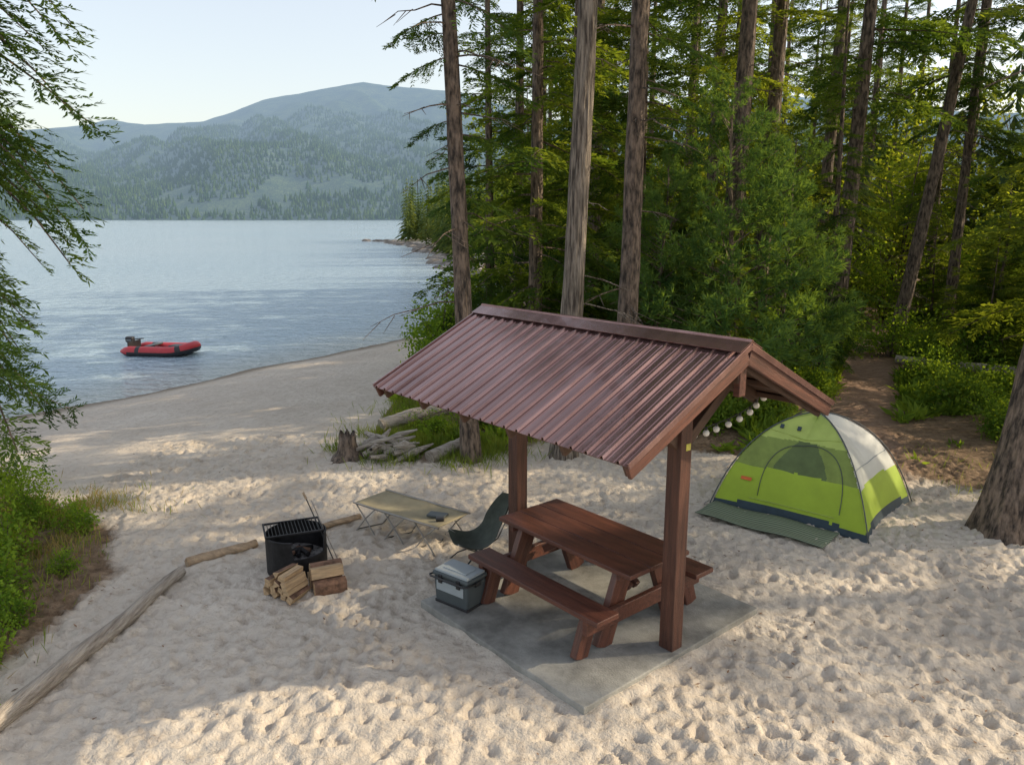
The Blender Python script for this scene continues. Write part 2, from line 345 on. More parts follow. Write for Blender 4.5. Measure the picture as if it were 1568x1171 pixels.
def pinebr(r,nt=24,nn=13,ll=.12,lw=.0065):
    base=[];dr=[]
    for i in range(nt):
        x=.2+.8*r.rand()**.7; y=r.uniform(-1,1)*.32*(1.15-x)*1.3; z=.1*x+r.normal(0,.05)+.12*x*x
        ax=nrm(np.array([1,y*1.5,.5]))
        dd=nrm(ax[None,:]*.9+r.normal(0,.75,(nn,3)))
        base.append(np.repeat([[x,y,z]],nn,0)); dr.append(dd)
    base=np.concatenate(base); dr=np.concatenate(dr); n=len(base)
    V,F=leafquads(base,dr,ll*r.uniform(.7,1.2,n),lw*r.uniform(.8,1.4,n),nrm(r.normal(0,1,(n,3))))
    xs=np.linspace(0,.95,5); sv,sf=tube(np.stack([xs,0*xs,.1*xs+.1*xs*xs],-1),.012*(1-xs*.8),3)
    return V,F,sv,sf
r0=np.random.RandomState(3)
FR=[frond(r0,droop=.2+.3*r0.rand()) for _ in range(6)]
FRF=[frond(r0,ntw=26,ll=.030,lw=.0045,step=.014,droop=.6,fan=.30) for _ in range(5)]
PB=[pinebr(r0) for _ in range(5)]
def place(Bd_,proto,pos,yaw,pitch,roll,Ls,lm=1,bm=0):
    V,F,sv,sf=proto
    Mx=np.array((Matrix.Rotation(yaw,3,'Z')@Matrix.Rotation(-pitch,3,'Y')@Matrix.Rotation(roll,3,'X')))*Ls
    Bd_.add(V@Mx.T+pos,F,lm); Bd_.add(sv@Mx.T+pos,sf,bm)
def trunkpath(r,Ht,lean=(0,0),wob=.12,n=40):
    z=np.linspace(-.3,Ht,n); q=z/Ht
    return np.stack([lean[0]*q+wob*np.sin(q*5+r.rand()*6)*q,lean[1]*q+wob*np.sin(q*4+r.rand()*6)*q,z],-1)
def conifer(name,seed,Ht=18,rad=.2,z0=1.5,Rm=2.6,nb=90,protos=FR,lm='needle',lean=(0,0),dead=12,bark='bark',az=None,powr=.8,top=.97,pitch0=-.25,pitch1=.5,dz0=.8,extra=()):
    r=np.random.RandomState(seed); B=Bd(); P=trunkpath(r,Ht,lean)
    q=np.clip(P[:,2]/Ht,0,1); rr_=rad*(1-q*.85)+rad*.45*np.exp(-np.clip(P[:,2],0,9)*3.5)
    B.tube(P,rr_,14,0,.14)
    def tp(z): return np.array([np.interp(z,P[:,2],P[:,0]),np.interp(z,P[:,2],P[:,1]),z])
    for i in range(nb):
        t=(i+r.rand())/nb; z=z0+(Ht*top-z0)*t; f=(z-z0)/(Ht-z0)
        l=Rm*((1-f)**powr)*r.uniform(.55,1.15)+.25
        yaw=r.uniform(0,6.28) if az is None else r.normal(az[0],az[1])
        place(B,protos[r.randint(len(protos))],tp(z),yaw,pitch0+(pitch1-pitch0)*f+r.normal(0,.1),r.normal(0,.25),l)
    for (z,yaw,l) in extra: place(B,protos[r.randint(len(protos))],tp(z),yaw,-.2+r.normal(0,.1),r.normal(0,.3),l)
    for i in range(dead):
        z=r.uniform(dz0,max(z0+2,2.5)); yaw=r.uniform(0,6.28); l=r.uniform(.3,1.5)
        xs=np.linspace(0,1,5); d=np.array([math.cos(yaw),math.sin(yaw),0])
        pts=tp(z)+xs[:,None]*d*l+np.stack([0*xs,0*xs,-.25*l*xs**2+r.normal(0,.02,5)],-1)
        B.tube(pts,.018*(1-xs*.8),3)
        for kk in range(3):
            x=r.uniform(.3,.9); p=tp(z)+d*l*x; p[2]-=.25*l*x*x; y2=yaw+r.choice([-1,1])*r.uniform(.5,1.1)
            p2=p+np.array([math.cos(y2),math.sin(y2),-.4])*l*.35
            B.tube([p,(p+p2)/2,p2],[.008,.006,.003],3)
    return B.mesh(name,[M[bark],M[lm]])
big=[conifer('fir_a',1,19,.18,1.6,2.7,88,lm='needle2'),conifer('fir_b',2,22,.20,4.5,2.5,60,lm='needle2',dead=26),conifer('fir_c',3,16,.16,.8,2.2,78),conifer('fir_d',4,24,.22,7.5,2.5,52,dead=30)]
sap=[conifer('sap_a',5,4.5,.05,.3,1.3,60,dead=0,lm='needle2'),conifer('sap_b',6,3,.04,.2,1.0,45,dead=0)]
pine=conifer('young_pine_mesh',7,6.6,.08,.9,2.0,85,protos=PB,lm='pine',dead=0,powr=.55,pitch0=.05,pitch1=.7)
def tree(name,me,x,y,s=1,rz=None,sz=None):
    return add_obj(name,me,(x,y,H(x,y)-.05),(0,0,random.uniform(0,6.28) if rz is None else rz),scale=(s,s,sz or s))
add_obj('conifer_tree',conifer('t1',21,21,.15,8.5,2.4,36,lean=(-.9,.1),dead=34,extra=[(6.9,2.9,1.1),(6.3,3.3,1.0),(7.4,3.6,1.1),(5.4,3.0,.8),(7.1,-.3,1.5),(6.2,.4,1.4),(5.2,.2,1.3),(6.6,2.3,1.0),(4.3,.1,1.0),(7.8,3.1,1.2)]),(-.67,12.1,-.05))
add_obj('conifer_tree',conifer('t2',22,22,.20,8.8,2.4,32,lean=(.8,.2),dead=12,bark='bark_grey'),(.87,12.4,-.05))
add_obj('conifer_tree',conifer('t3',23,22,.19,9,2.4,32,lean=(.4,.1),dead=26,extra=[(6.2,.3,1.4),(6.9,-.2,1.6),(7.2,.9,1.5)]),(1.98,13.3,-.05))
add_obj('conifer_tree',conifer('t4',24,24,.24,9,2.6,36,lean=(.3,0),dead=20),(5.15,18.5,-.05))
add_obj('conifer_tree',conifer('t5',25,24,.22,10,2.6,36,lean=(.1,0),dead=24),(6.6,20.5,-.05))
add_obj('conifer_tree',conifer('t6',26,25,.25,7,2.6,46,lean=(.6,0),dead=30),(9.77,23.1,-.05))
add_obj('conifer_tree',conifer('t7',27,25,.22,8,2.6,42,lean=(3.2,0),dead=30),(12.6,25,-.05))
add_obj('conifer_tree',conifer('t8',28,24,.36,10,3.0,40,lean=(3.0,.4),dead=14,dz0=3),(6.3,9.15,-.05))
add_obj('conifer_tree',conifer('tl',31,17,.2,3.6,2.6,78,protos=FRF,lean=(0,0),dead=30,az=(-.15,.8),powr=.2,lm='needle',pitch0=-.35,pitch1=.1,extra=[(2.2,0,1.9),(2.6,-.3,1.7),(3.0,.2,2.2),(1.7,-.1,1.8),(3.3,-.2,2.3),(2.4,.3,2.0),(5.0,.05,2.9),(5.4,-.2,2.8),(5.9,.1,2.9),(6.3,-.1,2.9),(6.8,.2,2.8),(7.2,-.15,2.9),(7.6,.0,2.9),(6.1,-.35,2.5),(8.0,.1,2.9),(5.6,.3,2.8),(6.6,-.05,2.6),(7.0,.05,2.5)]),(-7.75,9.6,-.05))
for (x,y,mi,s) in [(.5,17,0,.95),(-.6,21,2,.9),(1.6,20,0,1.0),(3.1,19,2,1.0),(.2,27,1,1.0),(7.8,19,2,.62),(2.6,25,3,1),(14.0,19.5,2,1.0),(10.9,15.0,0,.9),(17,24,0,1)]:
    tree('fir_tree',big[mi],x,y,s)
tree('pine_tree',pine,4.5,16,1,0); tree('pine_tree',pine,6.1,17.2,.85,2); tree('pine_tree',pine,3.2,16.8,.8,4)
pts=[]; tries=0
rf=np.random.RandomState(77)
while len(pts)<50 and tries<6000:
    tries+=1; x=rf.uniform(1,42); y=rf.uniform(17,58)
    if y<20 and x<9: continue
    if path_d(np.array([x]),np.array([y]))[0]<1.6: continue
    if x>y*.8+6: continue
    cc=y-.14*x
    if x>8 and (14.5<cc<18.2 or 20<cc<22.5): continue
    if min([math.hypot(x-a,y-b) for a,b in pts]+[9])<3: continue
    pts.append((x,y))
for x,y in pts:
    tree('fir_tree',big[rf.choice([0,1,1,2,3,3,3])],x,y,rf.uniform(.8,1.15))
# woods on the right, outside the frame, that dapple the sand
for x,y,k in [(14,2.2,3),(24,-1,1),(18,14.5,3),(32,13,1),(14,-5,3),(27,-6,1),(10.5,10.6,3),(19,-3,3),(22,9.9,3),(25,6.2,3),(15.5,12,3)]:
    tree('fir_tree',big[k],x,y,rf.uniform(.85,1.05))
for i in range(22):
    x=rf.uniform(3,26); y=rf.uniform(15,34)
    if path_d(np.array([x]),np.array([y]))[0]<1.4: continue
    tree('fir_sapling',sap[rf.randint(2)],x,y,rf.uniform(.6,1.3))
B=Bd()
def lowtree(p,Ht,r):
    V=[]; lv=17
    for i in range(lv):
        z=Ht*(.08+.9*i/lv); rad=Ht*.17*(1-i/lv)**.8+.2
        for j in range(9):
            a=r.uniform(0,6.28); rr2=rad*r.uniform(.5,1.2); w=.2
            c=np.array([p[0],p[1],p[2]+z]); 
            V+= [c+[0,0,Ht*.03],c+[rr2*.6*math.cos(a-w),rr2*.6*math.sin(a-w),-.1],c+[rr2*math.cos(a),rr2*math.sin(a),-rr2*.35],c+[rr2*.6*math.cos(a+w),rr2*.6*math.sin(a+w),-.1]]
    return np.array(V)
rp=np.random.RandomState(9); cnt=0; t_=0
while cnt<420 and t_<20000:
    t_+=1; y=30+170*rp.rand()**.8; x=rp.uniform(-32,40)
    d=shore_d(np.array([x]),np.array([y]))[0]
    if d<(2.5 if y<80 else .8) or d>24 or x<-.14*y: continue
    if y<45 and x<2: continue
    V=lowtree((x,y,H(x,y)-.2),rp.uniform(7,14),rp); B.add(V,np.arange(len(V)).reshape(-1,4),0); cnt+=1
add_obj('shoreline_forest',B.mesh('shoreline_forest',[leafmat('far_needle',(.05,.085,.04),(.16,.20,.07),.15)]))
B=Bd()
for i in range(150):
    t=rp.rand(); p=np.array([np.interp(t,[0,.3,.6,1],[-1.5,-9,-16,-31]),np.interp(t,[0,.3,.6,1],[60,99,138,176])])+rp.normal(0,1.0,2)
    s=rp.uniform(.2,.9); an=np.linspace(0,6.28,7)[:-1]
    ring0=np.stack([p[0]+s*1.9*np.cos(an),p[1]+s*np.sin(an),0*an-1.3],-1); ring1=np.stack([p[0]+s*.9*np.cos(an),p[1]+s*.5*np.sin(an),0*an-1+s*.4],-1)+rp.normal(0,.1*s,(6,3))
    top=np.repeat([[p[0],p[1],-1+s*.5]],6,0)
    V=np.concatenate([ring0,ring1,top]); F=[[j,(j+1)%6,6+(j+1)%6,6+j] for j in range(6)]+[[6+j,6+(j+1)%6,12+(j+1)%6,12+j] for j in range(6)]
    B.add(V,np.array(F),0)
add_obj('shore_rocks',B.mesh('shore_rocks',[M['rock']]))
# ---------------------------------------------------------------- shrubs, undergrowth, grass
def shrub(name,seed,rx=.7,rz=1.2,n=2600,ll=.075,lw=.024,lm='leaf'):
    r=np.random.RandomState(seed); B=Bd(); cl=r.normal(0,.42,(26,3)); cl[:,2]=np.abs(cl[:,2])*.9+.25
    cl=cl*[rx,rx,rz]
    for c in cl:
        B.tube([[0,0,-.1],[c[0]*.4,c[1]*.4,c[2]*.6],c],[.014,.01,.004],3,0)
    idx=r.randint(0,26,n); p=cl[idx]+r.normal(0,.16,(n,3)); d=nrm(r.normal(0,1,(n,3))+[0,0,-.2])
    V,F=leafquads(p,d,ll*r.uniform(.6,1.3,n),lw*r.uniform(.7,1.3,n),nrm(r.normal(0,.6,(n,3))+[0,0,1.])); B.add(V,F,1)
    return B.mesh(name,[M['bark'],M[lm]])
sh=[shrub('shrub_a',1),shrub('shrub_b',2,.9,.8),shrub('shrub_c',3,.5,1.6,2200),shrub('shrub_d',4,.8,.7,2400,.09,.03,'under'),shrub('shrub_e',5,.8,.8,900,.12,.04)]
for x,y,k,s in [(-1.9,20,2,1.4),(-2.3,23,0,1.3),(-1.6,17,0,1.0),(-1.2,26,2,1.6),(-1.9,29,1,1.5),(-.6,14.2,1,.8),(-.2,15.5,3,1.2),(-1.4,13.4,1,.5),(.8,15,3,1.1),(2.6,15.2,3,1.1),
    (-6.3,9.5,1,.5),(-7.0,10.3,0,.6),(-6.4,8.6,4,.5),(-7.5,9.2,2,.6),(-5.5,7.6,4,.5),(-4.95,6.9,4,.38),(-4.75,6.1,4,.40),(-4.5,5.3,4,.4),(-5.9,8.4,4,.5),(-5.3,7.1,1,.36),(-5.5,9.2,4,.35),(-5.05,8.0,4,.25),(-5.0,6.4,1,.36),
    (9.3,15.5,3,1),(8.0,22.2,0,1.2),(11,22,1,1.3),(13,21,2,1.2),(12.5,17.5,3,1.2),(15,24,0,1.4),(10.4,26,1,1.4),(14.5,30,2,1.6),(17,30,0,1.8),(7.2,24,1,1.3),(8.2,26,2,1.4),(12,33,2,2),(6.5,16.4,3,.8),(9.0,13.4,3,.7),(10.5,18.5,1,.9),(7.4,21,0,1.1),(12.2,20,1,1.1),(16,21,3,1.3),
    (9.4,14.4,1,.6),(5.1,14.6,3,.8),(10.4,16.2,3,.9),(11.6,15.6,1,.8),(7.0,19.0,1,.9),(6.7,17.9,3,.8),(4.0,14.2,3,.8),(11.4,13.2,3,.7),(8.7,12.4,3,.45),(13.5,16.2,1,.9),(10.0,17.6,3,.8),(11.2,20.6,3,1)]:
    add_obj('shrub',sh[k],(x,y,H(x,y)),(0,0,random.uniform(0,6)),scale=(s,s,s))
bl=[shrub('broad_a',41,1.0,1.5,7000,.05,.02,'broad'),shrub('broad_b',42,.9,1.8,6500,.05,.02,'broad')]
for x,y,s in [(5,30,3.6),(9,36,4.2),(14,44,5),(19,38,4.2),(22,46,5),(27,40,4.6),(31,48,5),(1,36,3.8),(12,29.5,2.4),(20,30,3),(35,42,5),(17,52,5.5),(25,54,5.5),(8,50,5),(24,26,3)]:
    add_obj('broadleaf_tree',bl[int(x)%2],(x,y,H(x,y)-.2),(0,0,random.uniform(0,6)),scale=(s,s,s))
def scatter(nt,xr,yr,cond,seed):
    r=np.random.RandomState(seed); x=r.uniform(*xr,nt); y=r.uniform(*yr,nt); k=cond(x,y,r); x,y=x[k],y[k]
    return x,y,hbase(x,y),r
x,y,z,r=scatter(30000,(-3,26),(12,40),lambda x,y,r:(forest_mask(x,y)>.8)&(path_d(x,y)>.7)&(fbm(x*.5,y*.5,3,17)>.39+.09*(y<14.5))&((x>1.5)|(y<34)),4)
k=9; bs=np.repeat(np.stack([x,y,z],-1),k,0); n=len(bs); bs+=r.normal(0,.06,(n,3))*[1,1,0]
hh=np.repeat(r.uniform(.12,.45,len(x)),k)
V,F=leafquads(bs,nrm(r.normal(0,.8,(n,3))*[1,1,.2]+[0,0,.7]),hh*r.uniform(.6,1.2,n),hh*.12,nrm(r.normal(0,1,(n,3))))
me=fast_mesh('forest_undergrowth',V,F); me.materials.append(M['under']); add_obj('forest_undergrowth',me)
def grass(name,patches,seed,mt,hs=(.15,.4)):
    r=np.random.RandomState(seed); P=[]
    for (cx,cy,sx_,sy_,n) in patches: P.append(np.stack([r.normal(cx,sx_,n),r.normal(cy,sy_,n)],-1))
    P=np.concatenate(P); P=P[(fbm(P[:,0]*2.2,P[:,1]*2.2,2,33)>.34)]; z=hbase(P[:,0],P[:,1])-.01; n=len(P); h=r.uniform(*hs,n)
    V,F=leafquads(np.column_stack([P,z]),nrm(np.column_stack([r.normal(0,.45,(n,2)),np.ones(n)])),h,h*.02+.0015,nrm(r.normal(0,1,(n,3))))
    me=fast_mesh(name,V,F); me.materials.append(M[mt]); add_obj(name,me)
grass('beach_grass',[(-1.7,12.8,.45,.45,5500),(-.9,12.9,.4,.6,3500),(-2.1,14.3,.45,.9,3500),(-2.9,12.6,.12,.08,260),(-1.9,17,.4,1.6,3000),(-1.6,13,.6,.4,3000),(-.2,13,.4,.4,2000)],3,'grass',(.08,.32))
grass('dry_grass',[(-6.1,8.8,.55,.5,2200),(-6.3,9.9,.6,.4,1800),(-5.9,7.4,.5,.7,700),(-5.5,6,.5,.6,500)],6,'dry',(.05,.22))
grass('meadow_grass',[(-6.4,9.5,.6,.5,4200),(-5.8,8.2,.5,.6,1800),(-5.4,6.2,.4,.8,1800),(7.6,10.4,.6,.5,600),(9.5,11.5,1.2,.7,1500)],8,'grass',(.05,.22))
x,y,z,r=scatter(15000,(-8,8),(4.5,13),lambda x,y,r:(r.rand(len(x))<np.clip(.03+.10*(x>1.5)+.25*sm(3,8,x)+forest_mask(x,y)*.9,0,1)),8)
n=len(x); d=nrm(r.normal(0,1,(n,3))*[1,1,.1])
V,F=leafquads(np.stack([x,y,z+.02],-1),d,r.uniform(.015,.08,n),r.uniform(.003,.011,n),np.repeat([[0,0,1.]],n,0))
me=fast_mesh('leaf_litter',V,F); me.materials.append(mat('litter',(.24,.14,.08),.9,var=.5,vscale=9)); add_obj('leaf_litter',me)
# ---------------------------------------------------------------- part helpers
def part(name,parent,size,loc,rot=(0,0,0),mt='wood',bev=.008,taper=None):
    sx_,sy_,sz_=[s/2 for s in size]
    V=[(-sx_,-sy_,-sz_),(sx_,-sy_,-sz_),(sx_,sy_,-sz_),(-sx_,sy_,-sz_),(-sx_,-sy_,sz_),(sx_,-sy_,sz_),(sx_,sy_,sz_),(-sx_,sy_,sz_)]
    if taper: V=[(v[0]*(taper if v[2]<0 else 1),v[1]*(taper if v[2]<0 else 1),v[2]) for v in V]
    F=[(0,3,2,1),(4,5,6,7),(0,1,5,4),(1,2,6,5),(2,3,7,6),(3,0,4,7)]
    me=D.meshes.new(name); me.from_pydata(V,[],F); me.materials.append(M[mt] if isinstance(mt,str) else mt)
    o=add_obj(name,me,loc,rot,parent)
    if bev:
        b=o.modifiers.new('bev','BEVEL'); b.width=bev; b.segments=3; b.limit_method='ANGLE'
    return o
def rod(name,parent,pts,r,mt,k=8,caps=True):
    V,F=tube(pts,r,k); n=len(pts); F=[tuple(f) for f in F]
    if caps: F+= [tuple(range(k)),tuple(range((n-1)*k,n*k))]
    me=D.meshes.new(name); me.from_pydata(V.tolist(),[],F); me.materials.append(M[mt] if isinstance(mt,str) else mt)
    for p in me.polygons: p.use_smooth=len(p.vertices)==4
    return add_obj(name,me,parent=parent)
def beam(name,parent,p0,p1,w,h,mt,bev=.008):
    p0=Vector(p0);p1=Vector(p1); d=p1-p0; o=part(name,parent,(d.length,w,h),(p0+p1)/2,(0,0,0),mt,bev)
    o.rotation_euler=d.to_track_quat('X','Z').to_euler(); return o
# ---------------------------------------------------------------- slab + shelter + table
sl=part('concrete_slab',None,(2.34,2.5,.14),(C[0]+.03*ca+.03*sa,C[1]+.03*sa-.03*ca,-.001),(0,0,AN),'concrete',.012)
S=empty('picnic_shelter',(C[0],C[1],0),AN)
for i,xx in enumerate((-1.07,1.07)):
    part('post_%d'%(i+1),S,(.15,.15,2.6),(xx,-.02,1.36),mt='woodp')
    beam('rafter_brace_a%d'%i,S,(xx+.001,-.06,2.0),(xx+.001,-.62,2.42),.07,.1,'wood_in')
    beam('rafter_brace_b%d'%i,S,(xx+.001,.06,2.0),(xx+.001,.62,2.42),.07,.1,'wood_in')
    sgn=-1 if i else 1
    beam('knee_brace_%d'%i,S,(xx+sgn*.07,-.02,2.15),(xx+sgn*.55,-.02,2.62),.08,.08,'wood_in')
RH,EH,RW,RL=2.93,2.255,1.395,1.685
part('ridge_beam',S,(3.26,.11,.2),(0,0,2.72),mt='wood_in')
sl_=math.atan2(RH-EH,RW)
for s in (-1,1):
    for i,xx in enumerate(np.linspace(-1.60,1.60,6)):
        beam('rafter_%d_%d'%(i,s+1),S,(xx,s*.07,RH-.125-.034),(xx,s*(RW-.06),EH-.10+.02),.045,.12,'wood_in')
    for i,q in enumerate((.3,.62,.93)):
        beam('purlin_%d_%d'%(i,s+1),S,(-1.64,s*RW*q,RH-(RH-EH)*q-.068),(1.64,s*RW*q,RH-(RH-EH)*q-.068),.08,.05,'wood_in')
    for i,e in enumerate((-1.665,1.665)):
        beam('gable_fascia_%d_%d'%(i,s+1),S,(e,s*.0+.004*s,RH-.095),(e,s*(RW-.01),EH-.070),.035,.12,'wood')
    beam('underlay_%d'%s,S,(-1.645,s*RW*.5,(RH+EH)/2-.036),(1.645,s*RW*.5,(RH+EH)/2-.036),RW/math.cos(sl_)-.03,.012,'wood_in',0).rotation_euler=(-s*sl_,0,0)
    B=Bd(); per=3.37/22; xs=[];zs=[]
    for k in range(22):
        x0=-RL+k*per
        for q,hz in ((0,0),(.18,0),(.21,.005),(.24,0),(.36,0),(.43,.021),(.53,.021),(.60,0),(.76,0),(.79,.005),(.82,0),(.999,0)): xs.append(x0+q*per); zs.append(hz)
    xs=np.array(xs);zs=np.array(zs); rows=9; V=[]
    for t in np.linspace(0.012,1.02,rows):
        V.append(np.stack([xs,np.full_like(xs,s*RW*t),RH-(RH-EH)*t+zs],-1))
    V=np.concatenate(V); nn=len(xs); i=np.arange(rows-1)[:,None]; j=np.arange(nn-1)[None,:]
    F=np.stack([i*nn+j,i*nn+j+1,(i+1)*nn+j+1,(i+1)*nn+j],-1).reshape(-1,4)
    B.add(V,F); o=add_obj('metal_sheet_%d'%(s+1),B.mesh('metal_sheet',[M['roof']]),parent=S)
    so=o.modifiers.new('s','SOLIDIFY'); so.thickness=.003
    beam('ridge_cap_%d'%(s+1),S,(-1.70,s*.075,RH-.001),(1.70,s*.075,RH-.001),.17,.006,'roof',0).rotation_euler=(-s*sl_,0,0)
    beam('edge_trim_%d'%(s+1),S,(RL+.005,0,RH-.005),(RL+.005,s*(RW+.015),EH-.012),.02,.05,'roof',.003)
    beam('edge_trim_b%d'%(s+1),S,(-RL-.005,0,RH-.005),(-RL-.005,s*(RW+.015),EH-.012),.02,.05,'roof',.003)
rod('ridge_roll',S,[(-1.70,0,RH+.03),(0,0,RH+.03),(1.70,0,RH+.03)],.018,'roof')
part('king_post',S,(.06,.09,.30),(1.61,0,2.66),mt='wood')
part('number_badge',S,(.006,.06,.06),(1.148,.0,1.98),mt='yellow',bev=.001)
T=empty('picnic_table',(C[0],C[1],.067),AN)
for i,yy in enumerate((-.284,0,.284)): part('top_plank_%d'%(i+1),T,(1.82,.276,.045),(0,yy,.735),mt='wood')
for s in (-1,1):
    part('bench_seat_%d'%(s+1),T,(1.82,.28,.05),(0,s*.695,.43),mt='wood')
    for i,xx in enumerate((-.66,.66)):
        beam('leg_%d_%d'%(i,s+1),T,(xx,s*.22,.70),(xx,s*.50,.0),.075,.20,'wood')
        beam('bench_foot_%d_%d'%(i,s+1),T,(xx+.002,s*.66,.40),(xx+.002,s*.80,.0),.08,.16,'wood')
        beam('diag_%d_%d'%(i,s+1),T,(xx*.9,s*.05,.40),(xx*.25,s*.05,.70),.06,.08,'wood')
for i,xx in enumerate((-.74,.74)):
    part('cross_beam_%d'%i,T,(.06,1.62,.15),(xx,0,.325),mt='wood')
    part('top_batten_%d'%i,T,(.05,.78,.07),(xx,0,.676),mt='wood')
# ---------------------------------------------------------------- string lights
SL=empty('string_lights')
bp=np.array([(1.50,6.45,2.03),(1.66,6.73,1.975),(1.79,6.83,1.965),(1.91,6.93,1.975),(2.05,7.03,1.995),(2.18,7.12,2.025),(2.30,7.2,2.07),(2.38,7.27,2.12),(2.47,7.34,2.18),(2.2,7.75,2.30)])
rod('wire',SL,bp+[0,0,.056],.005,'black',5)
for i,p in enumerate(bp[1:9]):
    th=np.linspace(0,np.pi,9); rod('bulb_%d'%(i+1),SL,np.stack([0*th+p[0],0*th+p[1],p[2]-.032*np.cos(th)],-1),np.maximum(.032*np.sin(th),.002),'bulb',12)
    rod('socket_%d'%(i+1),SL,[p+[0,0,.026],p+[0,0,.04],p+[0,0,.056]],.012,'black',8)
# ---------------------------------------------------------------- cooler
K=empty('cooler',(-.53,7.22,.069),math.radians(-38))
part('body',K,(.46,.30,.27),(0,0,.15),mt='dkgrey',bev=.025,taper=.93)
part('front_panel',K,(.36,.012,.10),(0,-.152,.20),mt='grey',bev=.004)
part('side_panel',K,(.012,.2,.12),(-.228,0,.17),mt='grey',bev=.004)
part('lid',K,(.48,.32,.05),(0,0,.315),mt='dkgrey',bev=.02)
part('lid_top',K,(.44,.28,.03),(0,0,.346),mt='grey',bev=.012)
part('lid_inset',K,(.30,.16,.012),(0,0,.363),mt='grey',bev=.005)
part('base_band',K,(.435,.285,.03),(0,0,.015),mt='black',bev=.006)
for s in (-1,1):
    part('latch_%d'%(s+1),K,(.05,.02,.09),(s*.12,-.162,.28),mt='black',bev=.005)
    part('handle_mount_%d'%(s+1),K,(.025,.08,.05),(s*.24,0,.27),mt='black',bev=.005)
rod('handle',K,[(-.25,-.04,.28),(-.25,-.18,.30),(-.22,-.2,.30),(.22,-.2,.30),(.25,-.18,.30),(.25,-.04,.28)],.010,'black',8)
# ---------------------------------------------------------------- fire ring
K=empty('fire_pit',(-2.45,8.15,0))
n=64; an=np.linspace(0,2*np.pi,n,endpoint=False); B=Bd()
deg=(np.degrees(an)+180)%360-180
top=np.where((deg>-80)&(deg<-8),.24,.43)
ri=[(.335,-.05),(.335,None),(.322,None),(.322,-.02)]
V=[]
for rr_,zz in ri:
    z=top if zz is None else np.full(n,zz); V.append(np.stack([rr_*np.cos(an),rr_*np.sin(an),z],-1))
V=np.concatenate(V); F=[[a_*n+j,a_*n+(j+1)%n,(a_+1)*n+(j+1)%n,(a_+1)*n+j] for a_ in range(3) for j in range(n)]
B.add(V,np.array(F)); add_obj('steel_ring',B.mesh('steel_ring',[M['steel']]),parent=K)
th=np.linspace(math.radians(-8),math.radians(280),40); rod('rim_bar',K,[(.33*math.cos(a),.33*math.sin(a),.432) for a in th],.011,'steel',6)
ang=np.linspace(0,2*np.pi,24,endpoint=False); rad_=[.02,.12,.22,.315]
V=np.concatenate([np.stack([q*np.cos(ang),q*np.sin(ang),.16+R.normal(0,.012,24)],-1) for q in rad_]); F=[[a_*24+j,a_*24+(j+1)%24,(a_+1)*24+(j+1)%24,(a_+1)*24+j] for a_ in range(3) for j in range(24)]
B=Bd(); B.add(V,np.array(F)); add_obj('ash_bed',B.mesh('ash_bed',[M['ash']],True),parent=K)
GR=add_obj('grate',None,(-.05,.07,.452),(0,0,math.radians(22)),K)
for i,xx in enumerate(np.linspace(-.27,.27,15)): rod('grate_bar_%d'%(i+1),GR,[(xx,-.19,.0),(xx,0,.0),(xx,.22,.0)],.005,'steel',5)
for q in (-.19,.22): beam('grate_frame',GR,(-.32,q,0),(.32,q,0),.025,.02,'steel',.003)
for q in (-.31,.31): beam('grate_side',GR,(q,-.175,0),(q,.205,0),.02,.02,'steel',.003)
for i in range(3): rod('charred_log_%d'%i,K,[(-.15+.1*i,-.1,.19),(0,.0+.05*i,.21),(.15,.12-.1*i,.20)],[.03,.035,.03],'barkred' if i==1 else 'steel',7)
# ---------------------------------------------------------------- firewood
def logp(par,name,p,yaw,L_,r_,kind,tilt=0):
    k=random.choice([3,4,4]) if kind=='s' else 9
    an=np.sort(np.linspace(0,6.28,k,endpoint=False)+R.normal(0,.12,k)); rr_=r_*R.uniform(.88,1.15,k)
    V=[]
    for x in (-L_/2,L_/2): V+=[(x,a,b) for a,b in zip(rr_*np.cos(an),rr_*np.sin(an))]
    F=[tuple(range(k))[::-1],tuple(range(k,2*k))]+[(j,(j+1)%k,k+(j+1)%k,k+j) for j in range(k)]
    me=D.meshes.new(name); me.from_pydata(V,[],F); me.materials.append(M['split']); me.materials.append(M['barkred'])
    for i,pl in enumerate(me.polygons): pl.material_index=0 if i<2 else (1 if (kind=='r' or i==3) else 0)
    o=add_obj(name,me,p,(0,0,0),par)
    o.rotation_euler=(Matrix.Rotation(yaw,3,'Z')@Matrix.Rotation(tilt,3,'Y')@Matrix.Rotation(R.uniform(0,6),3,'X')).to_euler()
    b=o.modifiers.new('b','BEVEL'); b.width=.003
K=empty('firewood_pile',(-2.38,7.50,0))
yw=math.radians(62); ci=0
for row,(cnt_,zz) in enumerate(((4,.045),(4,.118),(3,.19),(2,.255))):
    for j in range(cnt_):
        o_=(j-(cnt_-1)/2)*.10; ci+=1
        logp(K,'split_log_%d'%ci,(o_*math.sin(yw)+.015*R.randn(),-o_*math.cos(yw)+.015*R.randn(),zz),yw+R.normal(0,.05),.31,.052,'s',R.normal(0,.03))
K=empty('firewood_pile',(-2.02,7.70,0))
for i,(dx,dy,dz,r_,kd) in enumerate([(0,0,.07,.085,'s'),(.08,-.14,.065,.08,'r'),(.03,-.06,.20,.085,'s'),(-.05,.14,.07,.08,'s'),(-.01,.07,.19,.075,'r')]):
    logp(K,'log_%d'%(i+1),(dx,dy,dz),math.radians(20)+R.normal(0,.05),.34,r_,kd)
K=empty('fire_poker'); rod('shaft',K,[(-1.98,8.1,0),(-2.18,8.24,.38),(-2.38,8.38,.76)],.007,'dkmetal',6)
